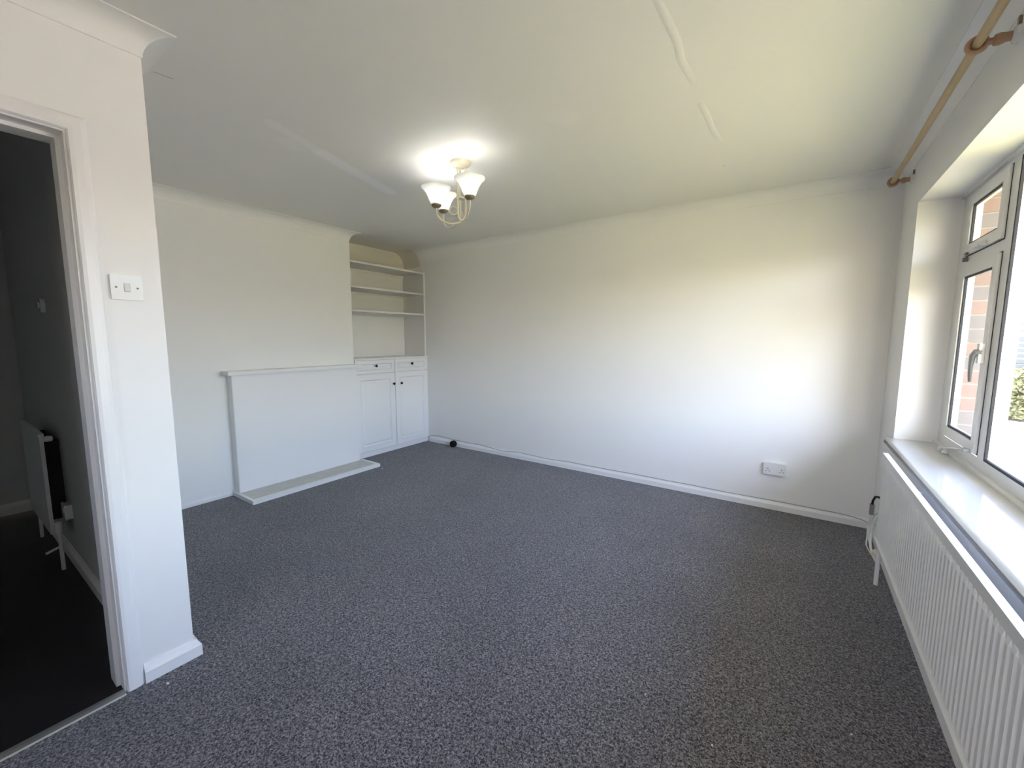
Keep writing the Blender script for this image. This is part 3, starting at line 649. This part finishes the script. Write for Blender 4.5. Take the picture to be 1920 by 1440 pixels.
# hedge bushes
def bush(cx, cy, rx, ry, h, n, lab):
    t = thing('hedge_bush', (cx, cy, GZ), lab, 'bush')
    for q in range(4): 
        tube_o('stem', [(cx+.1*q-.15, cy, GZ), (cx+.14*q-.2, cy+.05, GZ+h*.7)], [.025, .01], BARK, t, 6)
    V = []; F = []
    for i in range(n):
        a = random.random()*6.283; u_ = random.random(); rr_ = (.72+.28*random.random()); zz = u_
        rad = math.sqrt(max(0, 1-(zz*1.0)**4))*rr_
        p = Vector((cx+rx*rad*math.cos(a), cy+ry*rad*math.sin(a), GZ+.05+h*zz*(.9+.1*rr_)))
        if i % 3 == 0: p = Vector((cx+rx*(random.random()*2-1)*.8, cy+ry*(random.random()*2-1)*.8, GZ+.05+h*random.random()*.97))
        d1 = Vector((random.gauss(0, 1), random.gauss(0, 1), random.gauss(0, .6))).normalized(); d2 = d1.cross(Vector((random.gauss(0, 1), random.gauss(0, 1), random.gauss(0, 1)))).normalized()
        s = .030+.03*random.random(); b0 = len(V)
        V += [p-d1*s, p+d2*s*.5, p+d1*s, p-d2*s*.5]; F.append((b0, b0+1, b0+2, b0+3))
    me = bpy.data.meshes.new('foliage'); off = WL[t.name]; me.from_pydata([tuple(v-off) for v in V], [], F); me.materials.append(LEAF)
    o = bpy.data.objects.new('foliage', me); C.objects.link(o); o.parent = t; o['kind'] = 'stuff'
bush(4.0, 11.9, .95, .5, .95, 9000, 'leafy green bush at the edge of the driveway behind the fixed pane')
bush(6.0, 12.1, .9, .5, 1.05, 5000, 'leafy green bush further along the driveway edge')
fn = thing('slatted_fence', (4.5, 12.9, GZ), 'grey slatted fence behind the driveway bushes', 'fence')
for x in (2.6, 4.4, 6.2, 8.0): boxes('post', [(x-.04, x+.04, 12.92, 13.0, GZ, 1.32)], LOUV, fn)
for k in range(14): boxes('slat', [(2.5, 8.1, 12.89, 12.915, GZ+.06+k*.108, GZ+.14+k*.108)], LOUV, fn, .004)
hs = thing('house', (6, 17, GZ), 'pale neighbouring house with white boarded front beyond the fence', 'building')
boxes('wall', [(2.2, 12.5, 15.03, 20, GZ, 5.2)], CLAD, hs)
for k in range(34):
    bm = bmesh.new(); z0 = GZ+.02+k*.155
    v = [bm.verts.new(q) for q in ((2.2, 15.03, z0), (12.5, 15.03, z0), (12.5, 14.99, z0), (2.2, 14.99, z0), (2.2, 15.03, z0+.150), (12.5, 15.03, z0+.150), (12.5, 15.015, z0+.150), (2.2, 15.015, z0+.150))]
    for f in ((0, 1, 2, 3), (4, 5, 6, 7), (0, 1, 5, 4), (1, 2, 6, 5), (2, 3, 7, 6), (3, 0, 4, 7)): bm.faces.new([v[i] for i in f])
    obj('board', bm, CLAD, hs)
wf = boxes('window', [(5.2, 7.0, 14.95, 15.0, .9, 2.0)], PVC, hs); boxes('pane', [(5.28, 6.06, 14.94, 14.952, .98, 1.92), (6.14, 6.92, 14.94, 14.952, .98, 1.92)], mat('dark_glazing', (.05, .06, .07), .05), wf)
bm = bmesh.new()
v = [bm.verts.new(q) for q in ((1.9, 14.7, 5.2), (12.8, 14.7, 5.2), (12.8, 20.3, 5.2), (1.9, 20.3, 5.2), (1.9, 17.5, 7.4), (12.8, 17.5, 7.4))]
for f in ((0, 1, 5, 4), (2, 3, 4, 5), (0, 4, 3), (1, 2, 5), (0, 3, 2, 1)): bm.faces.new([v[i] for i in f])
obj('roof', bm, mat('brown_roof_tile', (.22, .15, .12), .9, noise=.2), hs)
